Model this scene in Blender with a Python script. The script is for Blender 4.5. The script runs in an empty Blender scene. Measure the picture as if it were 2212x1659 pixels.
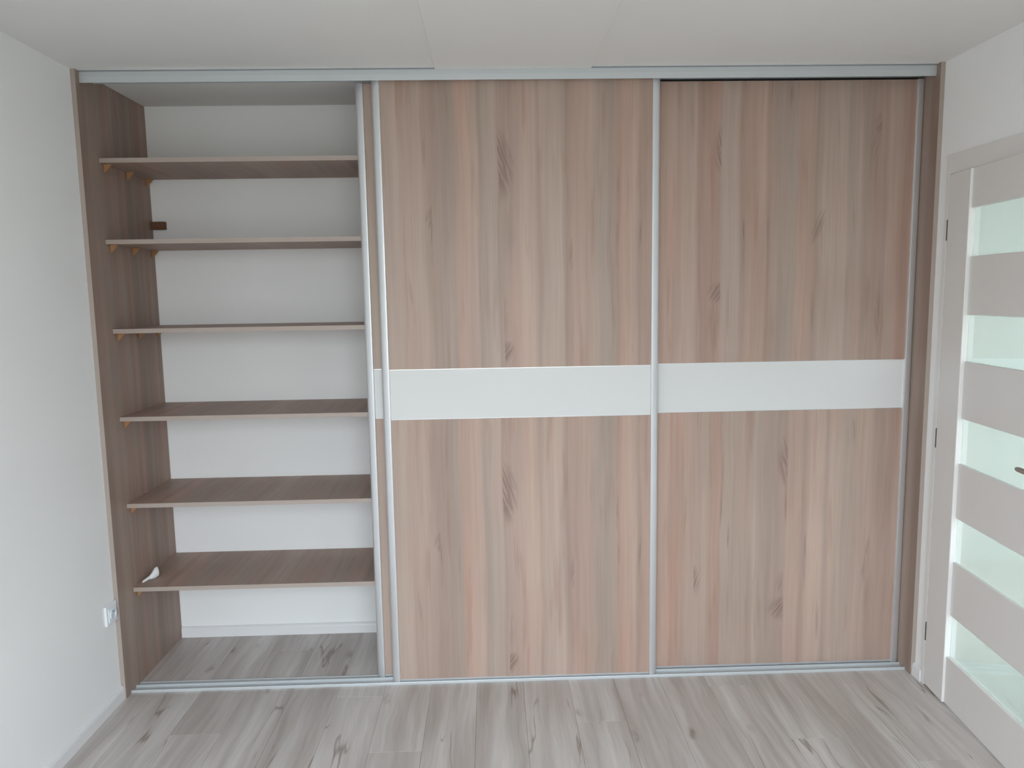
import bpy, bmesh, math, random
from mathutils import Vector, Matrix
random.seed(7)
S = bpy.context.scene
COL = S.collection

# ------------------------------------------------------------------ dimensions (metres)
W, H, D = 3.331, 2.5, 0.561          # niche width, ceiling height, niche depth
YB = -3.5                             # window wall behind the viewer
T = 0.018                             # board thickness
WX, WW, WZ0, WZ1 = 1.50, 2.2, 0.55, 2.42   # room window: centre x, width, sill, head

# ------------------------------------------------------------------ camera
cd = bpy.data.cameras.new('camera'); cam = bpy.data.objects.new('camera', cd); COL.objects.link(cam)
cd.sensor_width = 36; cd.lens = 1593.4586 / 2212 * 36
R = Vector((0.99943933, -0.02938552, -0.01604722)); U = Vector((0.01941222, 0.11806488, 0.99281612)); F = R.cross(U) * -1
M3 = Matrix((R, U, -F)).transposed()
cam.matrix_world = Matrix.Translation((1.55487, -2.92371, 1.62961)) @ M3.to_4x4()
cd.clip_start = .05
S.camera = cam

# ------------------------------------------------------------------ sky, light, exposure
wd = bpy.data.worlds.new('world'); S.world = wd; wd.use_nodes = True
n = wd.node_tree.nodes; l = wd.node_tree.links; n.clear()
tc = n.new('ShaderNodeTexCoord'); sp = n.new('ShaderNodeSeparateXYZ'); l.new(tc.outputs['Generated'], sp.inputs[0])
rp = n.new('ShaderNodeValToRGB'); mp = n.new('ShaderNodeMath'); mp.operation = 'MULTIPLY_ADD'; mp.inputs[1].default_value = .5; mp.inputs[2].default_value = .5
l.new(sp.outputs['Z'], mp.inputs[0]); l.new(mp.outputs[0], rp.inputs[0])
e = rp.color_ramp.elements
e[0].position = .485; e[0].color = (.19, .195, .18, 1)
e[1].position = .515; e[1].color = (.47, .51, .53, 1)
for p_, c_ in ((.60, (.60, .655, .695)), (.75, (.78, .88, .965)), (1.0, (.84, .95, 1.06))):
    x = e.new(p_); x.color = (*c_, 1)
bg = n.new('ShaderNodeBackground'); l.new(rp.outputs[0], bg.inputs[0]); bg.inputs[1].default_value = 9.0
wo = n.new('ShaderNodeOutputWorld'); l.new(bg.outputs[0], wo.inputs[0])

def portal(name, loc, rot, sx, sy):
    d = bpy.data.lights.new(name, 'AREA'); d.shape = 'RECTANGLE'; d.size = sx; d.size_y = sy
    d.cycles.is_portal = True
    o = bpy.data.objects.new(name, d); COL.objects.link(o); o.location = loc; o.rotation_euler = rot
portal('window_portal', (WX, YB - .12, (WZ0 + WZ1) / 2), (math.pi / 2, 0, 0), WW, WZ1 - WZ0)
HX0, HX1, HZ1, HY1, HYE = 3.50, 4.40, 2.15, 1.30, -1.75      # hall end wall with the added light opening at HYE
portal('hall_portal', ((HX0 + HX1) / 2, HYE - .1, HZ1 / 2), (math.pi / 2, 0, 0), HX1 - HX0, HZ1)

S.view_settings.view_transform = 'Standard'; S.view_settings.look = 'None'
S.view_settings.gamma = 1; S.view_settings.use_curve_mapping = False
S.view_settings.exposure = 0.36
S.cycles.max_bounces = 12; S.cycles.diffuse_bounces = 8; S.cycles.glossy_bounces = 6; S.cycles.transmission_bounces = 8
S.cycles.caustics_reflective = True; S.cycles.caustics_refractive = True; S.cycles.blur_glossy = .2

# ------------------------------------------------------------------ material helpers
def new_mat(name):
    m = bpy.data.materials.new(name); m.use_nodes = True
    nt = m.node_tree; return m, nt, nt.nodes['Principled BSDF']
class G:
    """small node helper"""
    def __init__(s, nt): s.nt = nt
    def n(s, t, **k):
        a = s.nt.nodes.new(t)
        for q, v in k.items(): setattr(a, q, v)
        return a
    def put(s, sock, v):
        if isinstance(v, bpy.types.NodeSocket): s.nt.links.new(v, sock)
        elif v is not None: sock.default_value = v
    def m(s, op, a, b=None, c=None):
        q = s.n('ShaderNodeMath', operation=op)
        for i, v in enumerate((a, b, c)): s.put(q.inputs[i], v)
        return q.outputs[0]
    def mix(s, f, a, b, mode='MIX'):
        q = s.n('ShaderNodeMix', data_type='RGBA', blend_type=mode)
        s.put(q.inputs[0], f); s.put(q.inputs[6], a); s.put(q.inputs[7], b); return q.outputs[2]
    def xyz(s, x, y, z):
        q = s.n('ShaderNodeCombineXYZ')
        for i, v in enumerate((x, y, z)): s.put(q.inputs[i], v)
        return q.outputs[0]
    def noise(s, vec, scale, detail=3, rough=.5, dist=0, dim='3D'):
        q = s.n('ShaderNodeTexNoise', noise_dimensions=dim)
        s.put(q.inputs['Vector'], vec); q.inputs['Scale'].default_value = scale; q.inputs['Detail'].default_value = detail
        q.inputs['Roughness'].default_value = rough; q.inputs['Distortion'].default_value = dist
        return q.outputs[0]
    def smooth(s, v, a, b, lo=0, hi=1):
        q = s.n('ShaderNodeMapRange', interpolation_type='SMOOTHSTEP'); s.put(q.inputs[0], v)
        q.inputs[1].default_value = a; q.inputs[2].default_value = b; q.inputs[3].default_value = lo; q.inputs[4].default_value = hi
        return q.outputs[0]

def plain(name, col, rough=.6, metal=0, spec=.5, bump=0, bscale=300, var=0):
    m, nt, b = new_mat(name); g = G(nt)
    tcn = g.n('ShaderNodeTexCoord'); v = tcn.outputs['Object']
    c = (*col, 1)
    nz = g.noise(v, 2.2, 4)
    f = g.smooth(nz, .3, .7, 1 - var, 1 + var) if var else 1.0
    cc = g.mix(1.0, c, g.xyz(f, f, f), 'MULTIPLY') if var else c
    g.put(b.inputs['Base Color'], cc)
    b.inputs['Roughness'].default_value = rough; b.inputs['Metallic'].default_value = metal; b.inputs['Specular IOR Level'].default_value = spec
    if bump:
        bp = g.n('ShaderNodeBump'); bp.inputs['Strength'].default_value = bump; bp.inputs['Distance'].default_value = .001
        g.put(bp.inputs['Height'], g.noise(v, bscale, 3)); g.put(b.inputs['Normal'], bp.outputs[0])
    return m

OAK = (.424, .316, .262)
def oak(name, axis='Z', across='X', width=1.0, stops=None, feats=(), tone=1.0, seed=0.0, spec=.35, rough=.42):
    """sonoma oak decor: grain along `axis`, staves laid out over `across`"""
    m, nt, b = new_mat(name); g = G(nt)
    tcn = g.n('ShaderNodeTexCoord'); sp = g.n('ShaderNodeSeparateXYZ'); g.put(sp.inputs[0], tcn.outputs['Object'])
    u = sp.outputs[across]; v = sp.outputs[axis]
    us = g.m('ADD', u, seed)
    wob = g.m('MULTIPLY', g.m('SUBTRACT', g.noise(g.xyz(g.m('MULTIPLY', us, 3.0), g.m('MULTIPLY', v, 1.6), 0), 1.0, 2), .5), .035)
    uw = g.m('ADD', u, wob)
    t = g.m('DIVIDE', uw, width)
    rp = g.n('ShaderNodeValToRGB'); g.put(rp.inputs[0], t); el = rp.color_ramp.elements
    if stops is None:
        rr = random.Random(int(seed * 100) + 5); stops = []; p = 0
        while p < 1: stops.append((p, .88 + .22 * rr.random(), rr.uniform(-.5, .9))); p += rr.uniform(.03, .08)
        stops = stops[:30]
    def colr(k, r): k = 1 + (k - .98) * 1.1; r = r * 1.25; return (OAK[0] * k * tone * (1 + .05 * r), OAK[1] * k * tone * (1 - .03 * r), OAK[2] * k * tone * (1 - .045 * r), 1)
    while len(el) > 1: el.remove(el[0])
    el[0].position = stops[0][0]; el[0].color = colr(*stops[0][1:])
    for p, k, r in stops[1:32]:
        q = el.new(min(p, 1)); q.color = colr(k, r)
    c = rp.outputs[0]
    # medium streaks and fine pores, long along the grain
    s1 = g.noise(g.xyz(g.m('MULTIPLY', g.m('ADD', uw, seed), 46), g.m('MULTIPLY', v, .9), seed), 1.0, 4, .6)
    s2 = g.noise(g.xyz(g.m('MULTIPLY', us, 330), g.m('MULTIPLY', v, 3.2), seed), 1.0, 3, .6)
    s3 = g.noise(g.xyz(g.m('MULTIPLY', us, 12), g.m('MULTIPLY', v, 1.3), seed + 4), 1.0, 3, .5)
    f = g.m('MULTIPLY', g.smooth(s1, .25, .75, .93, 1.06), g.smooth(s2, .2, .8, .955, 1.045))
    f = g.m('MULTIPLY', f, g.smooth(s3, .3, .7, .95, 1.05))
    c = g.mix(1.0, c, g.xyz(f, f, f), 'MULTIPLY')
    # pinkish drift
    pk = g.noise(g.xyz(g.m('MULTIPLY', us, 9), g.m('MULTIPLY', v, 1.1), seed + 9), 1.0, 2, .5)
    c = g.mix(g.smooth(pk, .5, .75, 0, .55), c, g.mix(1.0, c, (1.06, .93, .90, 1), 'MULTIPLY'))
    rd = g.noise(g.xyz(g.m('MULTIPLY', uw, 34), g.m('MULTIPLY', v, 2.2), seed + 17), 1.0, 3, .55)
    c = g.mix(g.smooth(rd, .56, .72, 0, .75), c, g.mix(1.0, c, (.90, .82, .79, 1), 'MULTIPLY'))
    # cathedral marks, knots
    for (cx, cz, sx, sz, sk, st, side) in feats:
        dz = g.m('SUBTRACT', v, cz)
        d0 = g.m('SUBTRACT', uw, cx)
        dx = g.m('SUBTRACT', d0, g.m('MULTIPLY', dz, sk)) if side == 0 else d0
        r2 = g.m('ADD', g.m('POWER', g.m('ABSOLUTE', g.m('DIVIDE', dx, sx)), 2), g.m('POWER', g.m('ABSOLUTE', g.m('DIVIDE', dz, sz)), 2))
        msk = g.smooth(r2, 0, 1.2, 1, 0)
        if side: msk = g.m('MULTIPLY', msk, g.smooth(g.m('MULTIPLY', d0, side), -.001, .003, 0, 1))
        p = g.m('SUBTRACT', d0, g.m('MULTIPLY', dz, sk))
        nn = g.noise(g.xyz(g.m('MULTIPLY', p, 150), g.m('MULTIPLY', v, 9), cx), 1.0, 3, .6)
        msk = g.m('MULTIPLY', msk, g.smooth(nn, .40, .60, .12, 1))
        c = g.mix(g.m('MULTIPLY', msk, min(st * 1.05, 1.0)), c, (OAK[0] * .56, OAK[1] * .50, OAK[2] * .50, 1))
    g.put(b.inputs['Base Color'], c)
    b.inputs['Roughness'].default_value = rough; b.inputs['Specular IOR Level'].default_value = spec
    bp = g.n('ShaderNodeBump'); bp.inputs['Strength'].default_value = .08; bp.inputs['Distance'].default_value = .0006
    g.put(bp.inputs['Height'], s2); g.put(b.inputs['Normal'], bp.outputs[0])
    return m

def laminate():
    m, nt, b = new_mat('grey oak laminate'); g = G(nt)
    tcn = g.n('ShaderNodeTexCoord'); sp = g.n('ShaderNodeSeparateXYZ'); g.put(sp.inputs[0], tcn.outputs['Object'])
    oi = g.n('ShaderNodeObjectInfo'); r = oi.outputs['Random']
    off = g.m('MULTIPLY', r, 53.0)
    x, y = sp.outputs['X'], sp.outputs['Y']
    xo = g.m('ADD', x, off); yo = g.m('ADD', y, g.m('MULTIPLY', r, 31.0))
    wob = g.m('MULTIPLY', g.m('SUBTRACT', g.noise(g.xyz(g.m('MULTIPLY', xo, 5), g.m('MULTIPLY', yo, 2.6), 0), 1, 3), .5), .06)
    xw = g.m('ADD', xo, wob)
    big = g.noise(g.xyz(g.m('MULTIPLY', xw, 11), g.m('MULTIPLY', yo, .8), r), 1, 3, .55)
    mid = g.noise(g.xyz(g.m('MULTIPLY', xw, 42), g.m('MULTIPLY', yo, 1.8), r), 1, 4, .6)
    fin = g.noise(g.xyz(g.m('MULTIPLY', xo, 260), g.m('MULTIPLY', yo, 7), r), 1, 3, .6)
    gp = g.n('ShaderNodeNewGeometry'); ws = g.n('ShaderNodeSeparateXYZ'); g.put(ws.inputs[0], gp.outputs['Position'])
    wid = g.noise(g.xyz(g.m('MULTIPLY', g.m('ADD', ws.outputs['X'], wob), 9), g.m('MULTIPLY', ws.outputs['Y'], .7), 5), 1, 3, .55)
    big = g.m('ADD', g.m('MULTIPLY', big, .45), g.m('MULTIPLY', wid, .55))
    t = g.m('ADD', g.m('MULTIPLY', g.smooth(big, .34, .66, 0, 1), .72), g.m('MULTIPLY', g.smooth(mid, .28, .72, 0, 1), .28))
    c = g.mix(t, (.375, .325, .298, 1), (.66, .632, .61, 1))
    f = g.m('MULTIPLY', g.smooth(fin, .2, .8, .96, 1.04), g.smooth(r, 0, 1, .97, 1.03))
    c = g.mix(1.0, c, g.xyz(f, f, f), 'MULTIPLY')
    # brown cracks: thin level lines of a stretched noise
    ck = g.noise(g.xyz(g.m('MULTIPLY', xw, 7), g.m('MULTIPLY', yo, .75), g.m('ADD', r, 3)), 1, 3, .5)
    line = g.smooth(g.m('ABSOLUTE', g.m('SUBTRACT', ck, .47)), 0, .010, 1, 0)
    gate = g.smooth(g.noise(g.xyz(g.m('MULTIPLY', xo, 6), g.m('MULTIPLY', yo, 2.4), 7), 1, 2), .50, .60, 0, 1)
    c = g.mix(g.m('MULTIPLY', g.m('MULTIPLY', line, gate), .65), c, (.20, .14, .115, 1))
    # knots and soft dark spots
    vo = g.n('ShaderNodeTexVoronoi'); vo.inputs['Scale'].default_value = 1.0; vo.inputs['Randomness'].default_value = 1
    g.put(vo.inputs['Vector'], g.xyz(g.m('MULTIPLY', xw, 7.5), g.m('MULTIPLY', yo, 3.2), 0))
    kn = g.smooth(vo.outputs['Distance'], .04, .20, 1, 0)
    kg = g.smooth(g.noise(g.xyz(xo, yo, 2), 3.3, 2), .46, .58, 0, 1)
    irregular = g.smooth(g.noise(g.xyz(g.m('MULTIPLY', xo, 60), g.m('MULTIPLY', yo, 20), 0), 1, 3), .35, .6, .3, 1)
    c = g.mix(g.m('MULTIPLY', g.m('MULTIPLY', kn, kg), g.m('MULTIPLY', irregular, .75)), c, (.20, .145, .12, 1))
    g.put(b.inputs['Base Color'], c)
    b.inputs['Roughness'].default_value = .38; b.inputs['Specular IOR Level'].default_value = .4
    bp = g.n('ShaderNodeBump'); bp.inputs['Strength'].default_value = .1; bp.inputs['Distance'].default_value = .0005
    g.put(bp.inputs['Height'], fin); g.put(b.inputs['Normal'], bp.outputs[0])
    return m

WALL = plain('white wall paint', (.885, .893, .893), .9, spec=.2, bump=.15, bscale=420, var=.01)
CEIL = plain('white ceiling paint', (.80, .80, .785), .95, spec=.15, bump=.12, bscale=350, var=.01)
WHITE = plain('white lacquered panel', (.69, .69, .685), .40, spec=.3)
SKIRT = plain('white skirting', (.80, .80, .81), .35, spec=.5)
DOORW = plain('white door foil', (.77, .755, .74), .38, spec=.5, bump=.05, bscale=600)
ALU = plain('satin silver profile', (.74, .75, .77), .36, metal=.65, spec=.5)
TRACK = plain('matt silver track', (.58, .61, .63), .45, metal=.3, spec=.5)
STEEL = plain('brushed steel', (.42, .40, .37), .33, metal=.9)
DARKM = plain('dark gap metal', (.05, .05, .055), .5)
ORANGE = plain('amber brown plastic', (.38, .20, .09), .5)
BLOCK = plain('dark brown stained wood', (.16, .07, .035), .7, var=.1)
PLASTIC = plain('white plastic', (.82, .85, .88), .25, spec=.5)
PLASTICB = plain('socket well plastic', (.66, .71, .77), .3, spec=.5)
PAPER = plain('white paper', (.82, .83, .84), .8, var=.02)
EDGE = plain('light oak edge banding', (.405, .335, .295), .5, var=.04)
HINGE = plain('dark hinge metal', (.10, .10, .11), .5, metal=.4)
JOINT_SHADE = plain('grey joint shade', (.36, .37, .40), .9)  # contact shadow above the top track, put into a grey colour
LAM = laminate()

def glassmat():
    m, nt, b = new_mat('frosted greenish glass'); g = G(nt)
    b.inputs['Base Color'].default_value = (.95, .98, .965, 1); b.inputs['Roughness'].default_value = .17
    b.inputs['Transmission Weight'].default_value = 1.0; b.inputs['IOR'].default_value = 1.3
    tl = g.n('ShaderNodeBsdfTranslucent'); tl.inputs[0].default_value = (.86, .92, .895, 1)
    df = g.n('ShaderNodeBsdfDiffuse'); df.inputs[0].default_value = (.62, .70, .67, 1)
    gl = g.n('ShaderNodeBsdfGlossy'); gl.inputs['Roughness'].default_value = .05; gl.inputs[0].default_value = (.95, 1, .98, 1)
    a = g.n('ShaderNodeMixShader'); a.inputs[0].default_value = .5; nt.links.new(tl.outputs[0], a.inputs[1]); nt.links.new(df.outputs[0], a.inputs[2])
    c = g.n('ShaderNodeMixShader'); c.inputs[0].default_value = .32; nt.links.new(b.outputs[0], c.inputs[1]); nt.links.new(a.outputs[0], c.inputs[2])
    fr = g.n('ShaderNodeFresnel'); fr.inputs[0].default_value = 1.9
    ge = g.n('ShaderNodeNewGeometry'); ff = g.m('MULTIPLY', fr.outputs[0], g.m('SUBTRACT', 1.0, ge.outputs['Backfacing']))
    d = g.n('ShaderNodeMixShader'); nt.links.new(ff, d.inputs[0]); nt.links.new(c.outputs[0], d.inputs[1]); nt.links.new(gl.outputs[0], d.inputs[2])
    out = nt.nodes['Material Output']; nt.links.new(d.outputs[0], out.inputs[0])
    return m
GLASS = glassmat()

# stave tables: (position 0..1, tone, redness)
MID = [(0, 1.00, -.2), (.055, 1.03, -.2), (.07, .93, .2), (.14, .98, 0), (.165, .90, .3), (.20, .86, .2), (.26, .89, -.4), (.268, .97, .9),
       (.31, 1.03, .6), (.345, 1.05, .1), (.355, .92, -.3), (.385, 1.02, -.5), (.42, 1.06, -.3), (.428, .90, .1), (.48, .95, .3), (.51, 1.05, .1),
       (.56, 1.06, .1), (.575, .94, .2), (.595, 1.05, -.2), (.66, 1.06, -.2), (.68, .86, .3), (.71, .95, .6), (.77, .98, .3), (.80, .90, -.3),
       (.86, .91, -.4), (.875, .92, 1.1), (.90, 1.03, .7), (.945, 1.03, .3), (.955, .87, .5), (1.0, .95, .6)]
RUP = [(0, .92, .7), (.03, 1.0, .8), (.10, 1.02, .3), (.165, 1.06, 0), (.175, .90, .9), (.26, .92, .9), (.268, 1.03, -.3), (.33, 1.04, -.3),
       (.34, .88, .3), (.37, .98, .6), (.43, 1.02, .5), (.44, .88, .8), (.47, .93, 0), (.55, .90, -.4), (.56, .97, .6), (.62, 1.0, .4),
       (.63, .87, .1), (.66, 1.0, -.1), (.745, 1.06, -.4), (.755, .92, -.5), (.80, .99, .0), (.82, .87, .1), (.90, .88, .4), (.91, .97, .2), (.95, .98, .3), (.965, .86, .9), (1, .88, .9)]
RLO = [(0, .97, .8), (.06, 1.03, .7), (.075, .92, 1.2), (.12, .96, 1.0), (.13, .98, .1), (.22, .98, 0), (.25, .90, 1.0), (.278, .88, 1.1),
       (.285, .99, -.1), (.38, 1.0, -.3), (.395, .93, 0), (.42, 1.04, -.4), (.45, .93, -.2), (.545, .91, .1), (.552, 1.05, .3), (.60, 1.03, .3),
       (.615, .92, .2), (.64, 1.07, .2), (.69, 1.07, .1), (.705, .94, 0), (.73, 1.05, 0), (.80, 1.0, -.3), (.82, .96, 0), (.88, .99, .1), (.89, .90, .3), (1, .93, .4)]  # pale warm staves right of the middle include light thrown by the door glass
# marks in metres from the panel's lower-left corner; (x, z, half width, half height, skew, strength)
PWm, PHu, PHl = 1.061, 1.118, 1.115
MIDF_U = [(.454, .80, .065, .15, -.28, .85, 1), (.467, .06, .05, .055, .6, .95, 1), (.468, .20, .03, .10, 0, .35, 1), (.187, .60, .03, .05, .3, .8, -1),
          (.187, .50, .006, .12, 0, .6, 0), (.745, .45, .022, .07, .3, .6, -1), (1.02, .55, .007, .14, 0, .7, 0), (.10, .28, .008, .12, -.1, .4, 0),
          (.93, .66, .010, .3, 0, .4, 0), (.49, .52, .03, .14, -.05, .3, 1)]
MIDF_L = list(MIDF_U)
RUPF = [(.286, .86, .035, .10, -.3, .85, -1), (.281, .285, .055, .05, .7, 1.0, -1), (.262, .15, .022, .13, 0, .4, 0), (.372, .48, .006, .13, 0, .9, 0),
        (.93, .95, .035, .05, .7, .7, -1), (.905, .86, .02, .07, .2, .45, 0), (.68, .55, .022, .08, .35, .6, 0), (.945, .20, .025, .14, -.15, .65, -1),
        (.47, .45, .006, .2, 0, .5, 0), (.56, 1.06, .012, .05, 0, .5, 0), (.665, .22, .010, .10, 0, .4, 0)]
RLOF = [(.583, .90, .045, .13, -.3, .8, -1), (.583, .70, .012, .10, 0, .55, -1), (.582, .25, .075, .06, .8, 1.0, -1), (.575, .36, .03, .06, .3, .45, -1), (.186, .38, .03, .08, .3, .75, 1),
        (.30, .78, .007, .2, 0, .55, 0), (.335, .58, .006, .06, 0, .5, 0), (.86, 1.02, .010, .06, 0, .7, 0), (.665, .48, .007, .14, 0, .5, 0), (.93, .45, .012, .14, .1, .5, 0), (.73, .20, .008, .12, 0, .4, 0)]
OAK_MU = oak('oak decor middle upper', width=PWm, stops=MID, feats=MIDF_U, seed=1.3)
OAK_ML = oak('oak decor middle lower', width=PWm, stops=MID, feats=MIDF_L, seed=2.7)
OAK_RU = oak('oak decor right upper', width=PWm, stops=RUP, feats=RUPF, seed=3.9, tone=.96)
OAK_RL = oak('oak decor right lower', width=PWm, stops=RLO, feats=RLOF, seed=5.1)
OAK_SIDE = oak('oak decor side panel', axis='Z', across='Y', width=D, seed=6.4, tone=.76, rough=.5)  # same oak toned down: shade inside the wardrobe put into the colour
OAK_SHELF = oak('oak decor shelf', axis='Y', across='X', width=1.25, seed=8.2, tone=.86, rough=.5)  # darker oak copy that carries the shade of the open bay

# ------------------------------------------------------------------ mesh helpers
WLOC = {}
def link(name, bm, mat, parent=None, loc=(0, 0, 0), smooth=False):
    """loc = world location; parent given = child object"""
    bmesh.ops.recalc_face_normals(bm, faces=bm.faces[:])
    me = bpy.data.meshes.new(name); bm.to_mesh(me); bm.free()
    for m in (mat if isinstance(mat, (list, tuple)) else [mat]): me.materials.append(m)
    if smooth:
        for p in me.polygons: p.use_smooth = True
    o = bpy.data.objects.new(name, me); COL.objects.link(o)
    if parent is not None:
        o.parent = parent; o.location = Vector(loc) - WLOC.get(parent, Vector((0, 0, 0)))
    else: o.location = loc
    WLOC[o] = Vector(loc)
    return o
def empty(name, loc):
    o = bpy.data.objects.new(name, None); COL.objects.link(o); o.location = loc; WLOC[o] = Vector(loc); o.empty_display_size = .1
    return o
def tag(o, label=None, cat=None, group=None, kind=None):
    if label: o['label'] = label
    if cat: o['category'] = cat
    if group: o['group'] = group
    if kind: o['kind'] = kind
    return o
def bx(bm, x0, x1, y0, y1, z0, z1, bev=0):
    r = bmesh.ops.create_cube(bm, size=1)
    vs = r['verts']
    for v in vs: v.co = Vector((x0 if v.co.x < 0 else x1, y0 if v.co.y < 0 else y1, z0 if v.co.z < 0 else z1))
    if bev:
        es = list({e_ for v in vs for e_ in v.link_edges})
        bmesh.ops.bevel(bm, geom=es, offset=bev, segments=2, affect='EDGES', profile=.5)
def box(name, x0, x1, y0, y1, z0, z1, mat, parent=None, bev=0):
    bm = bmesh.new(); bx(bm, 0, x1 - x0, 0, y1 - y0, 0, z1 - z0, bev)
    return link(name, bm, mat, parent, (x0, y0, z0))
def prism(bm, pts, h, axis='z'):
    """pts 2-D outline extruded along axis from 0 to h"""
    def P(a, b_, c): return {'z': (a, b_, c), 'x': (c, a, b_), 'y': (a, c, b_)}[axis]
    lo = [bm.verts.new(P(a, b_, 0)) for a, b_ in pts]; hi = [bm.verts.new(P(a, b_, h)) for a, b_ in pts]
    bm.faces.new(lo); bm.faces.new(hi)
    k = len(pts)
    for i in range(k): bm.faces.new((lo[i], lo[(i + 1) % k], hi[(i + 1) % k], hi[i]))
def struct(o, label, cat):
    return tag(o, label, cat, kind='structure')

# ------------------------------------------------------------------ room shell
# floor: underlay and individual laminate planks running away from the viewer
fl = struct(box('floor', -.12, W + .12, YB - .12, D + .02, -.12, -.010, DARKM), 'grey oak laminate floor of long planks running towards the wardrobe', 'floor')
PW_, PL_ = .193, 1.383
plank_mesh = {}
x0 = -.075; row = 0
offs = [.25, .95, .55, 1.20, .05, .78, .40, 1.08]
while x0 < W:
    a, b_ = max(x0, 0), min(x0 + PW_, W)
    y1 = D + offs[row % 8]
    while y1 > YB:
        y0 = y1 - PL_
        c, d = max(y0, YB), min(y1, D)
        if d - c > .02:
            key = (round(b_ - a, 4), round(d - c, 4))
            if key not in plank_mesh:
                bm = bmesh.new(); bx(bm, .0003, b_ - a - .0003, .0003, d - c - .0003, -.010, 0, .0006)
                bmesh.ops.recalc_face_normals(bm, faces=bm.faces[:])
                me = bpy.data.meshes.new('plank'); bm.to_mesh(me); bm.free(); me.materials.append(LAM); plank_mesh[key] = me
            o = bpy.data.objects.new('plank', plank_mesh[key]); COL.objects.link(o); o.parent = fl
            o.location = Vector((a, c, 0)) - WLOC[fl]
        y1 = y0
    x0 += PW_; row += 1

def wall_with_hole(name, axis, a0, a1, p0, p1, z0, z1, holes, mat):
    """axis 'x': wall spans along x (a0..a1) with thickness p0..p1 in y; 'y': spans along y"""
    bm = bmesh.new()
    def seg(u0, u1, w0, w1):
        if u1 - u0 < 1e-5 or w1 - w0 < 1e-5: return
        if axis == 'x': bx(bm, u0, u1, p0, p1, w0, w1)
        else: bx(bm, p0, p1, u0, u1, w0, w1)
    h0, h1, k0, k1 = holes
    seg(a0, h0, z0, z1); seg(h1, a1, z0, z1); seg(h0, h1, z0, k0); seg(h0, h1, k1, z1)
    return link(name, bm, mat)
struct(box('wall_left', -.12, 0, YB - .12, D, -.01, H, WALL), 'white painted wall on the left side of the room', 'wall')
struct(box('wall_back', -.12, W + .12, D, D + .1, -.01, H, WALL), 'white painted wall seen behind the open wardrobe shelves', 'wall')
LW = .82; HY = -.0785
DO0, DO1, DZ = HY - LW - .012, HY + .004, 2.075       # door opening
struct(wall_with_hole('wall_right', 'y', YB - .12, D, W, W + .12, 0, H, (DO0, DO1, 0, DZ), WALL), 'white painted wall on the right around the room door', 'wall')
struct(wall_with_hole('wall_front', 'x', 0, W, YB - .25, YB, 0, H, (WX - WW / 2, WX + WW / 2, WZ0, WZ1), WALL), 'white painted window wall facing the wardrobe', 'wall')
ce = struct(box('ceiling', -.12, W + .12, YB - .25, D + .1, H, H + .1, CEIL), 'white painted plasterboard ceiling', 'ceiling')
box('ceiling_panel', 1.359, 1.961, YB, .0265, H - .0055, H, CEIL, ce, .0012)
box('ceiling_joint_shade', 0.02, 1.359, .022, .0275, H - .0022, H, JOINT_SHADE, ce)  # thin grey strips added as the shadow line between ceiling and track
box('ceiling_joint_shade', 1.961, W - .02, .022, .0275, H - .0022, H, JOINT_SHADE, ce)

# skirtings with a rounded top
def skirt(name, p0, p1, wallside, label, h=.056, t=.013):
    bm = bmesh.new()
    prof = [(0, 0), (t, 0), (t, h * .72), (t * .85, h * .86), (t * .5, h * .97), (t * .3, h), (0, h)]
    L = (Vector(p1) - Vector(p0)).length
    if wallside == 'left': prism(bm, [(a, b_) for a, b_ in prof], L, 'y')
    elif wallside == 'right': prism(bm, [(-a, b_) for a, b_ in prof], L, 'y')
    else: prism(bm, [(-a, b_) for a, b_ in prof], L, 'x')
    return struct(link(name, bm, SKIRT, None, p0), label, 'skirting')
skirt('baseboard_left', (0, YB, 0), (0, -.0005, 0), 'left', 'white skirting board along the left wall')
skirt('baseboard_right', (W, -.0565, 0), (W, -.0005, 0), 'right', 'short stub of white skirting between wardrobe and door casing')
skirt('baseboard_right', (W, YB, 0), (W, DO0 - .055, 0), 'right', 'white skirting on the right wall past the door')
skirt('baseboard_back', (T + .002, D, 0), (W - T - .002, D, 0), 'back', 'white skirting at the back of the open wardrobe bay', h=.052)

# window behind the viewer: frame, mullion, sill
wn = struct(empty('window_1', (WX, YB - .1, WZ0)), 'white framed window facing the wardrobe', 'window')
a, b_ = WX - WW / 2, WX + WW / 2
for (q0, q1, r0, r1) in ((a, b_, WZ0, WZ0 + .06), (a, b_, WZ1 - .06, WZ1), (a, a + .06, WZ0 + .06, WZ1 - .06), (b_ - .06, b_, WZ0 + .06, WZ1 - .06), (WX - .05, WX + .05, WZ0 + .06, WZ1 - .06)):
    box('window_frame', q0, q1, YB - .13, YB - .07, r0, r1, SKIRT, wn, .004)
box('window_sill', a - .04, b_ + .04, YB - .065, YB + .12, WZ0 - .03, WZ0, SKIRT, wn, .006)

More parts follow.
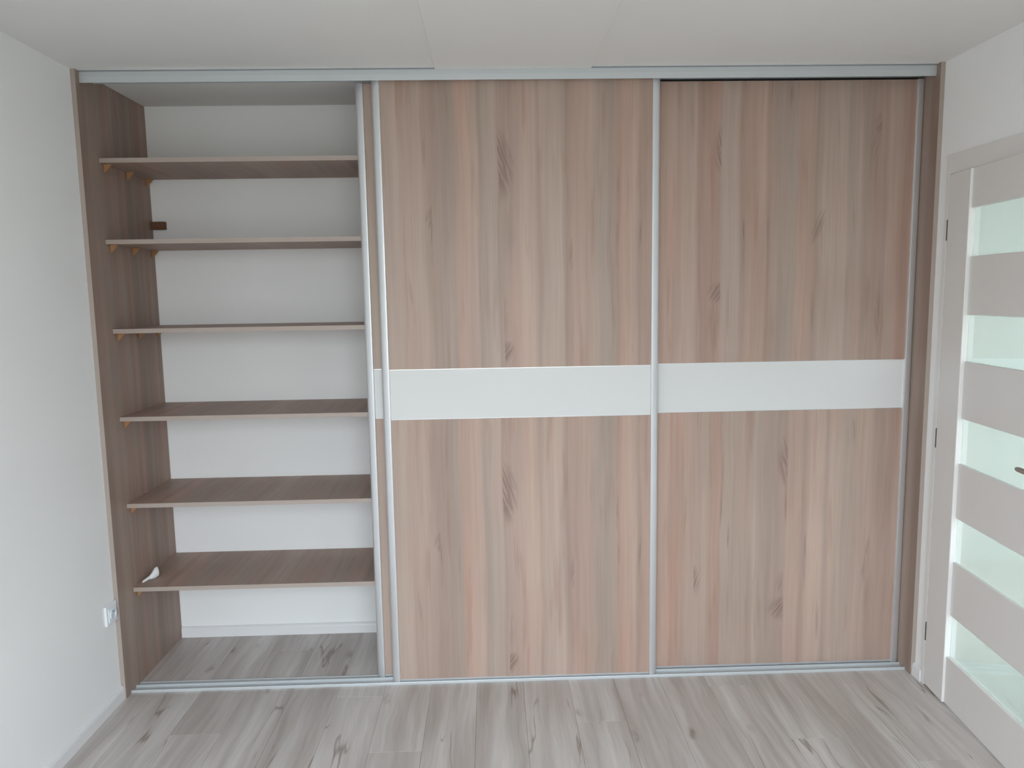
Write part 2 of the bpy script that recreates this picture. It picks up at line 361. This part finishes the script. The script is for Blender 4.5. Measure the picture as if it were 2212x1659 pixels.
# hall behind the door (seen only through the frosted panes)
hx1 = 4.75
HALLW = plain('sage green hall paint', (.66, .70, .675), .85)  # made-up hall tint, picked to dim the far side of the door glass
struct(box('floor_hall', W + .12, hx1, HYE, HY1, -.12, 0, plain('pale hall floor', (.46, .47, .43), .4)), 'pale floor of the hall behind the door', 'floor')
struct(box('wall_hall_side', hx1, hx1 + .1, HYE, HY1 + .1, -.1, H, HALLW), 'sage green far wall of the hall behind the door', 'wall')
struct(wall_with_hole('wall_hall_end', 'x', W + .12, hx1, HYE - .1, HYE, -.1, H, (HX0, HX1, 0.0, HZ1), HALLW), 'sage green hall wall with an added opening to light the door glass', 'wall')  # unseen opening, added as a daylight source for the door panes
struct(box('wall_hall_front', W + .12, hx1, HY1, HY1 + .1, -.1, H, HALLW), 'sage green closed end wall of the hall', 'wall')
struct(box('ceiling_hall', W + .12, hx1, HYE - .1, HY1 + .1, H, H + .1, CEIL), 'white ceiling of the hall behind the door', 'ceiling')

# ------------------------------------------------------------------ room door, slightly ajar
TH = .09946635
# casing and lining
cs = struct(empty('trim_1', (W, HY, 0)), 'white casing around the room door', 'door casing')
CT = .0095
box('casing_side', W - CT, W - .0002, HY + .0015, -.0570, 0, 2.137, DOORW, cs, .001)
box('casing_side', W - CT, W - .0002, DO0 - .055, DO0 + .004, 0, 2.137, DOORW, cs, .001)
box('casing_head', W - CT, W - .0002, DO0 + .0045, HY + .001, 2.0650, 2.137, DOORW, cs, .001)
box('lining', W + .046, W + .12, DO1 - .018, DO1 - .0002, 0, DZ - .0005, DOORW, cs)
box('lining', W + .0, W + .12, DO0 + .0002, DO0 + .006, 0, DZ - .0005, DOORW, cs)
box('lining_head', W + .0, W + .12, DO0 + .007, DO1 - .0185, DZ - .006, DZ - .0004, DOORW, cs)

dr = struct(empty('door_1', (W - .010, HY, 0)), 'white room door with five frosted glass strips, standing slightly ajar', 'door')
dr.rotation_euler = (0, 0, math.atan2(-math.cos(TH), -math.sin(TH)))
WLOC[dr] = Vector((0, 0, 0))      # children use the leaf's own frame: x along the leaf, y into the hall
ST = .150; ZT = 2.064
def rev_stile(x0, x1):
    bm = bmesh.new(); bx(bm, 0, x1 - x0, 0, .040, 0, ZT - .008, .003)
    return link('stile', bm, DOORW, dr, (x0, 0, .008))
rev_stile(.001, ST); rev_stile(LW - .12, LW)
panes = [(1.922, 1.747), (1.533, 1.360), (1.143, .970), (.757, .584), (.368, .200)]
edges = [ZT] + [z for p in panes for z in p] + [.008]
RX = LW - .12
for i in range(0, len(edges), 2):
    zt, zb = edges[i], edges[i + 1]
    yp_ = .009 if i in (0, len(edges) - 2) else .0135
    box('door_panel', ST - .0, RX, yp_, .031, zb, zt, DOORW, dr, .0025)
for zt, zb in panes:
    g_ = box('glass_pane', ST + .0005, RX - .0005, .0215, .0255, zb + .0003, zt - .0003, GLASS, dr)
    tag(g_, 'frosted glass strip')
for zc in (1.854, 1.041, .2325):
    bm = bmesh.new(); bx(bm, -.0004, .0009, -.0016, .004, -.040, .040)
    for k in range(2):
        r = bmesh.ops.create_cone(bm, cap_ends=True, segments=10, radius1=.0011, radius2=.0011, depth=.036)
        for v in r['verts']: v.co += Vector((.0003, -.0016, -.019 + .038 * k))
    tag(link('hinge', bm, HINGE, dr, (0, 0, zc)), 'slim dark metal hinge')
# lever handle
def tube(bm, pts, rad, seg=14, flat=1.0):
    rings = []
    for i, p in enumerate(pts):
        p = Vector(p); q = Vector(pts[min(i + 1, len(pts) - 1)]) - Vector(pts[max(i - 1, 0)]); q.normalize()
        up = Vector((0, 0, 1)); s_ = q.cross(up).normalized(); up2 = s_.cross(q).normalized()
        r_ = rad[i] if isinstance(rad, (list, tuple)) else rad
        rings.append([bm.verts.new(p + s_ * math.cos(t) * r_ * flat + up2 * math.sin(t) * r_) for t in [2 * math.pi * k / seg for k in range(seg)]])
    for a_, b2 in zip(rings, rings[1:]):
        for k in range(seg): bm.faces.new((a_[k], a_[(k + 1) % seg], b2[(k + 1) % seg], b2[k]))
    bm.faces.new(rings[0]); bm.faces.new(rings[-1])
HZ, HXd = 1.062, LW - .06
bm = bmesh.new()
bx(bm, HXd - .021, HXd + .021, -.009, -.0003, HZ - .16, HZ + .055, .004)
hd = tag(link('door_handle', bm, STEEL, dr), 'brushed steel lever handle')
bm = bmesh.new()
pts = [(HXd, -.009, HZ), (HXd, -.034, HZ), (HXd - .004, -.046, HZ), (HXd - .014, -.053, HZ)] + [(HXd - .014 - t, -.055, HZ) for t in (.02, .05, .09, .115, .124, .128)]
tube(bm, pts, [.009, .009, .009, .009, .0088, .0086, .0084, .0082, .0065, .003])
lv = link('lever', bm, STEEL, hd, (0, 0, 0), smooth=True); lv.location = (0, 0, 0)

# ------------------------------------------------------------------ wardrobe
wr = tag(empty('wardrobe', (W / 2, 0, 0)), 'built-in oak-coloured sliding wardrobe filling the wall from floor to ceiling', 'wardrobe')
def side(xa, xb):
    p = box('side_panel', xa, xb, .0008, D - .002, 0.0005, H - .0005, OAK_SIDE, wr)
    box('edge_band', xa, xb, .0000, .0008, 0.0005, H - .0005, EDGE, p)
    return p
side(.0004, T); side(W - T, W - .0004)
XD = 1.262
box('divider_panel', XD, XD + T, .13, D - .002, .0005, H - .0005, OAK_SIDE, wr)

# tracks
def track_top():
    bm = bmesh.new(); a0, a1 = T + .0005, W - T - .0005
    pts = [(.0270, 2.4575), (.0278, 2.4560), (.0300, 2.4560), (.0300, 2.4950), (.1260, 2.4950), (.1260, 2.4985), (.0290, 2.4985), (.0270, 2.4960), (.0262, 2.4780)]
    prism(bm, pts, a1 - a0, 'x')
    bx(bm, 0, a1 - a0, .0835, .0865, 2.472, 2.495); bx(bm, 0, a1 - a0, .1235, .1260, 2.478, 2.495)
    return link('top_track', bm, TRACK, wr, (a0, 0, 0))
tag(track_top(), 'silver metal top track')
def track_bottom():
    bm = bmesh.new(); a0, a1 = T + .0005, W - T - .0005; L = a1 - a0
    bx(bm, 0, L, .0440, .1260, .0003, .0022)
    prism(bm, [(.0425, .0003), (.0425, .0095), (.0440, .0118), (.0462, .0118), (.0472, .0100), (.0472, .0003)], L, 'x')
    prism(bm, [(.0855, .0022), (.0855, .0095), (.0868, .0112), (.0905, .0112), (.0918, .0095), (.0918, .0022)], L, 'x')
    bx(bm, 0, L, .1235, .1260, .0022, .0045)
    bx(bm, 0, L, .0640, .0665, .0022, .0050); bx(bm, 0, L, .1055, .1080, .0022, .0050)
    return link('bottom_track', bm, TRACK, wr, (a0, 0, 0))
tag(track_bottom(), 'silver metal floor track with two grooves')

ZB_, ZS0, ZS1 = .0135, 1.1360, 1.3395
def sliding_door(xa, xb, yf, ztop, label, mats, pw=.0325):
    """yf = front of the profiles; panels sit 8 mm behind"""
    yp = yf + .008
    bm = bmesh.new(); L = xb - xa - 2 * pw + .004
    zb = ZB_
    bx(bm, 0, L, .0085, .030, zb - .0045, zb + .0040)                        # bottom rail
    bx(bm, 0, L, .0182, .030, ztop - .010, ztop)                             # top rail
    bx(bm, 0, L, .0105, .0200, ZS0 - .0016, ZS0 + .0010)                     # joining strips
    bx(bm, 0, L, .0072, .0200, ZS1 - .0010, ZS1 + .0016)
    bx(bm, 0, .0018, .0182, .024, zb - .004, ztop - .0005); bx(bm, L - .0018, L, .0182, .024, zb - .004, ztop - .0005)   # webs held in the profiles
    d = tag(link('sliding_door', bm, ALU, wr, (xa + pw - .002, yf, 0)), label)
    up, lo = mats
    x0_, x1_ = xa + pw - .0001, xb - pw + .0001
    box('upper_panel', x0_, x1_, yp, yp + .010, ZS1 + .0018, ztop - .0008, up, d)
    tag(box('centre_strip', x0_, x1_, yp, yp + .010, ZS0 + .0012, ZS1 - .0012, WHITE, d), 'white glossy band')
    box('lower_panel', x0_, x1_, yp, yp + .010, zb + .0042, ZS0 - .0018, lo, d)
    for (q, sgn) in ((xa, 1), (xb, -1)):
        bm = bmesh.new()
        prof = [(0, .030), (0, .0155), (.0012, .0118), (.0042, .0083), (.0090, .0053), (.0150, .0030), (.0215, .0013), (.0275, .0002), (.0305, .0003), (.0322, .0022), (pw, .0040), (pw, .0105), (pw - .003, .0110), (.006, .030)]
        prism(bm, [(sgn * a_, b2) for a_, b2 in prof], ztop - zb + .006, 'z')
        o = link('side_profile', bm, ALU, d, (q, yf, zb - .006), smooth=False)
        for i, p in enumerate(o.data.polygons): p.use_smooth = len(p.vertices) == 4
        o.data.set_sharp_from_angle(angle=math.radians(35))
    return d
YF1, YF2 = .0480, .0930
sliding_door(1.040, 2.165, YF2, 2.4640, 'left rear sliding door, slid open behind the middle one', (OAK_MU, OAK_ML))
sliding_door(1.110, 2.236, YF1, 2.4700, 'middle sliding door running in the front groove', (OAK_MU, OAK_ML))
sliding_door(2.186, 3.3125, YF2, 2.4640, 'right sliding door set back in the rear groove', (OAK_RU, OAK_RL))

# shelves with small corner brackets
YS = .127
br_pts = [(0, 0), (.030, 0), (.0285, -.0035), (.0035, -.031), (0, -.033)]
for i, zb in enumerate((2.179, 1.861, 1.503, 1.1405, .773, .4085)):
    s_ = box('shelf', T + .0005, XD - .0005, YS + .0008, D - .002, zb, zb + T, OAK_SHELF, wr)
    box('edge_band', T + .0005, XD - .0005, YS, YS + .0008, zb, zb + T, EDGE, s_)
    for yb in (.158, .345, .525):
        bm = bmesh.new(); prism(bm, br_pts, .009, 'y')
        bx(bm, .0012, .0030, -.004, .013, -.030, -.0004)
        tag(link('shelf_bracket', bm, ORANGE, s_, (T + .0004, yb, zb - .0003)), 'small amber-brown corner bracket')

# ------------------------------------------------------------------ loose and fixed small things
# dark wooden block on the back wall
bl = box('wood_block', T + .001, .0810, D - .024, D - .0003, 1.9555, 1.9905, BLOCK, None, .0015)
tag(bl, 'small dark brown wooden block fixed to the back wall above the second shelf', 'block')

# crumpled white scrap on the lowest shelf
bm = bmesh.new()
ZP = .4085 + T
def ring(c, rx, rz, tilt, k=10, jag=.16, rnd=random.Random(3)):
    out = []
    ax = Vector((.62, .78, 0)).normalized(); sd = Vector((ax.y, -ax.x, 0))
    for i in range(k):
        t = 2 * math.pi * i / k; j = 1 + rnd.uniform(-jag, jag)
        p = Vector(c) + sd * math.cos(t) * rx * j + Vector((0, 0, 1)) * math.sin(t) * rz * j + ax * tilt * math.sin(t)
        p.z = max(p.z, ZP + .0004); out.append(bm.verts.new(p))
    return out
path = [((.0330, .178, ZP + .004), .003, .004, 0), ((.0365, .186, ZP + .006), .007, .0055, .002), ((.0425, .200, ZP + .008), .007, .007, .002),
        ((.0475, .210, ZP + .0095), .006, .008, .002), ((.054, .222, ZP + .015), .011, .014, .003), ((.061, .235, ZP + .021), .016, .020, .003),
        ((.066, .245, ZP + .024), .017, .022, .002), ((.069, .251, ZP + .022), .010, .016, 0)]
rs = [ring(c, a_, b2, t_) for c, a_, b2, t_ in path]
for a_, b2 in zip(rs, rs[1:]):
    for k in range(10): bm.faces.new((a_[k], a_[(k + 1) % 10], b2[(k + 1) % 10], b2[k]))
bm.faces.new(rs[0]); bm.faces.new(rs[-1])
tag(link('paper_scrap', bm, PAPER), 'small twisted scrap of white paper on the lowest shelf by the side panel', 'paper')

# wall socket low on the left wall: plate, round well, earth pin
so = tag(empty('wall_socket', (.0005, -.042, .388)), 'white square wall socket low on the left wall beside the wardrobe', 'socket')
bm = bmesh.new(); bx(bm, 0, .0105, -.0405, .0405, -.0405, .0405, .003)
link('socket_frame', bm, PLASTIC, so, WLOC[so])
def disc_x(bm, x0_, x1_, r0, r1, seg=28, inner=0):
    """ring or disc whose axis is x, from x0 (radius r0) to x1 (radius r1)"""
    def rg(x_, r_): return [bm.verts.new((x_, r_ * math.cos(2 * math.pi * k / seg), r_ * math.sin(2 * math.pi * k / seg))) for k in range(seg)]
    A, B = rg(x0_, r0), rg(x1_, r1)
    for k in range(seg): bm.faces.new((A[k], A[(k + 1) % seg], B[(k + 1) % seg], B[k]))
    if inner:
        C_, D_ = rg(x1_, inner), rg(x0_ + .001, inner * .96)
        for k in range(seg):
            bm.faces.new((B[k], B[(k + 1) % seg], C_[(k + 1) % seg], C_[k])); bm.faces.new((C_[k], C_[(k + 1) % seg], D_[(k + 1) % seg], D_[k]))
        bm.faces.new(D_); bm.faces.new(A)
    else: bm.faces.new(B); bm.faces.new(A)
bm = bmesh.new(); bx(bm, .0106, .0135, -.028, .028, -.028, .028, .0012)
link('socket_insert', bm, PLASTIC, so, WLOC[so])
bm = bmesh.new(); disc_x(bm, .0136, .0185, .0225, .0215, inner=.0190)
link('socket_well', bm, PLASTICB, so, WLOC[so], smooth=False)
bm = bmesh.new(); bmesh.ops.create_cone(bm, cap_ends=True, segments=10, radius1=.0024, radius2=.0018, depth=.008, matrix=Matrix.Translation((.0186, 0, .010)) @ Matrix.Rotation(math.pi / 2, 4, 'Y'))
tag(link('earth_pin', bm, STEEL, so, WLOC[so]), 'metal earth pin')
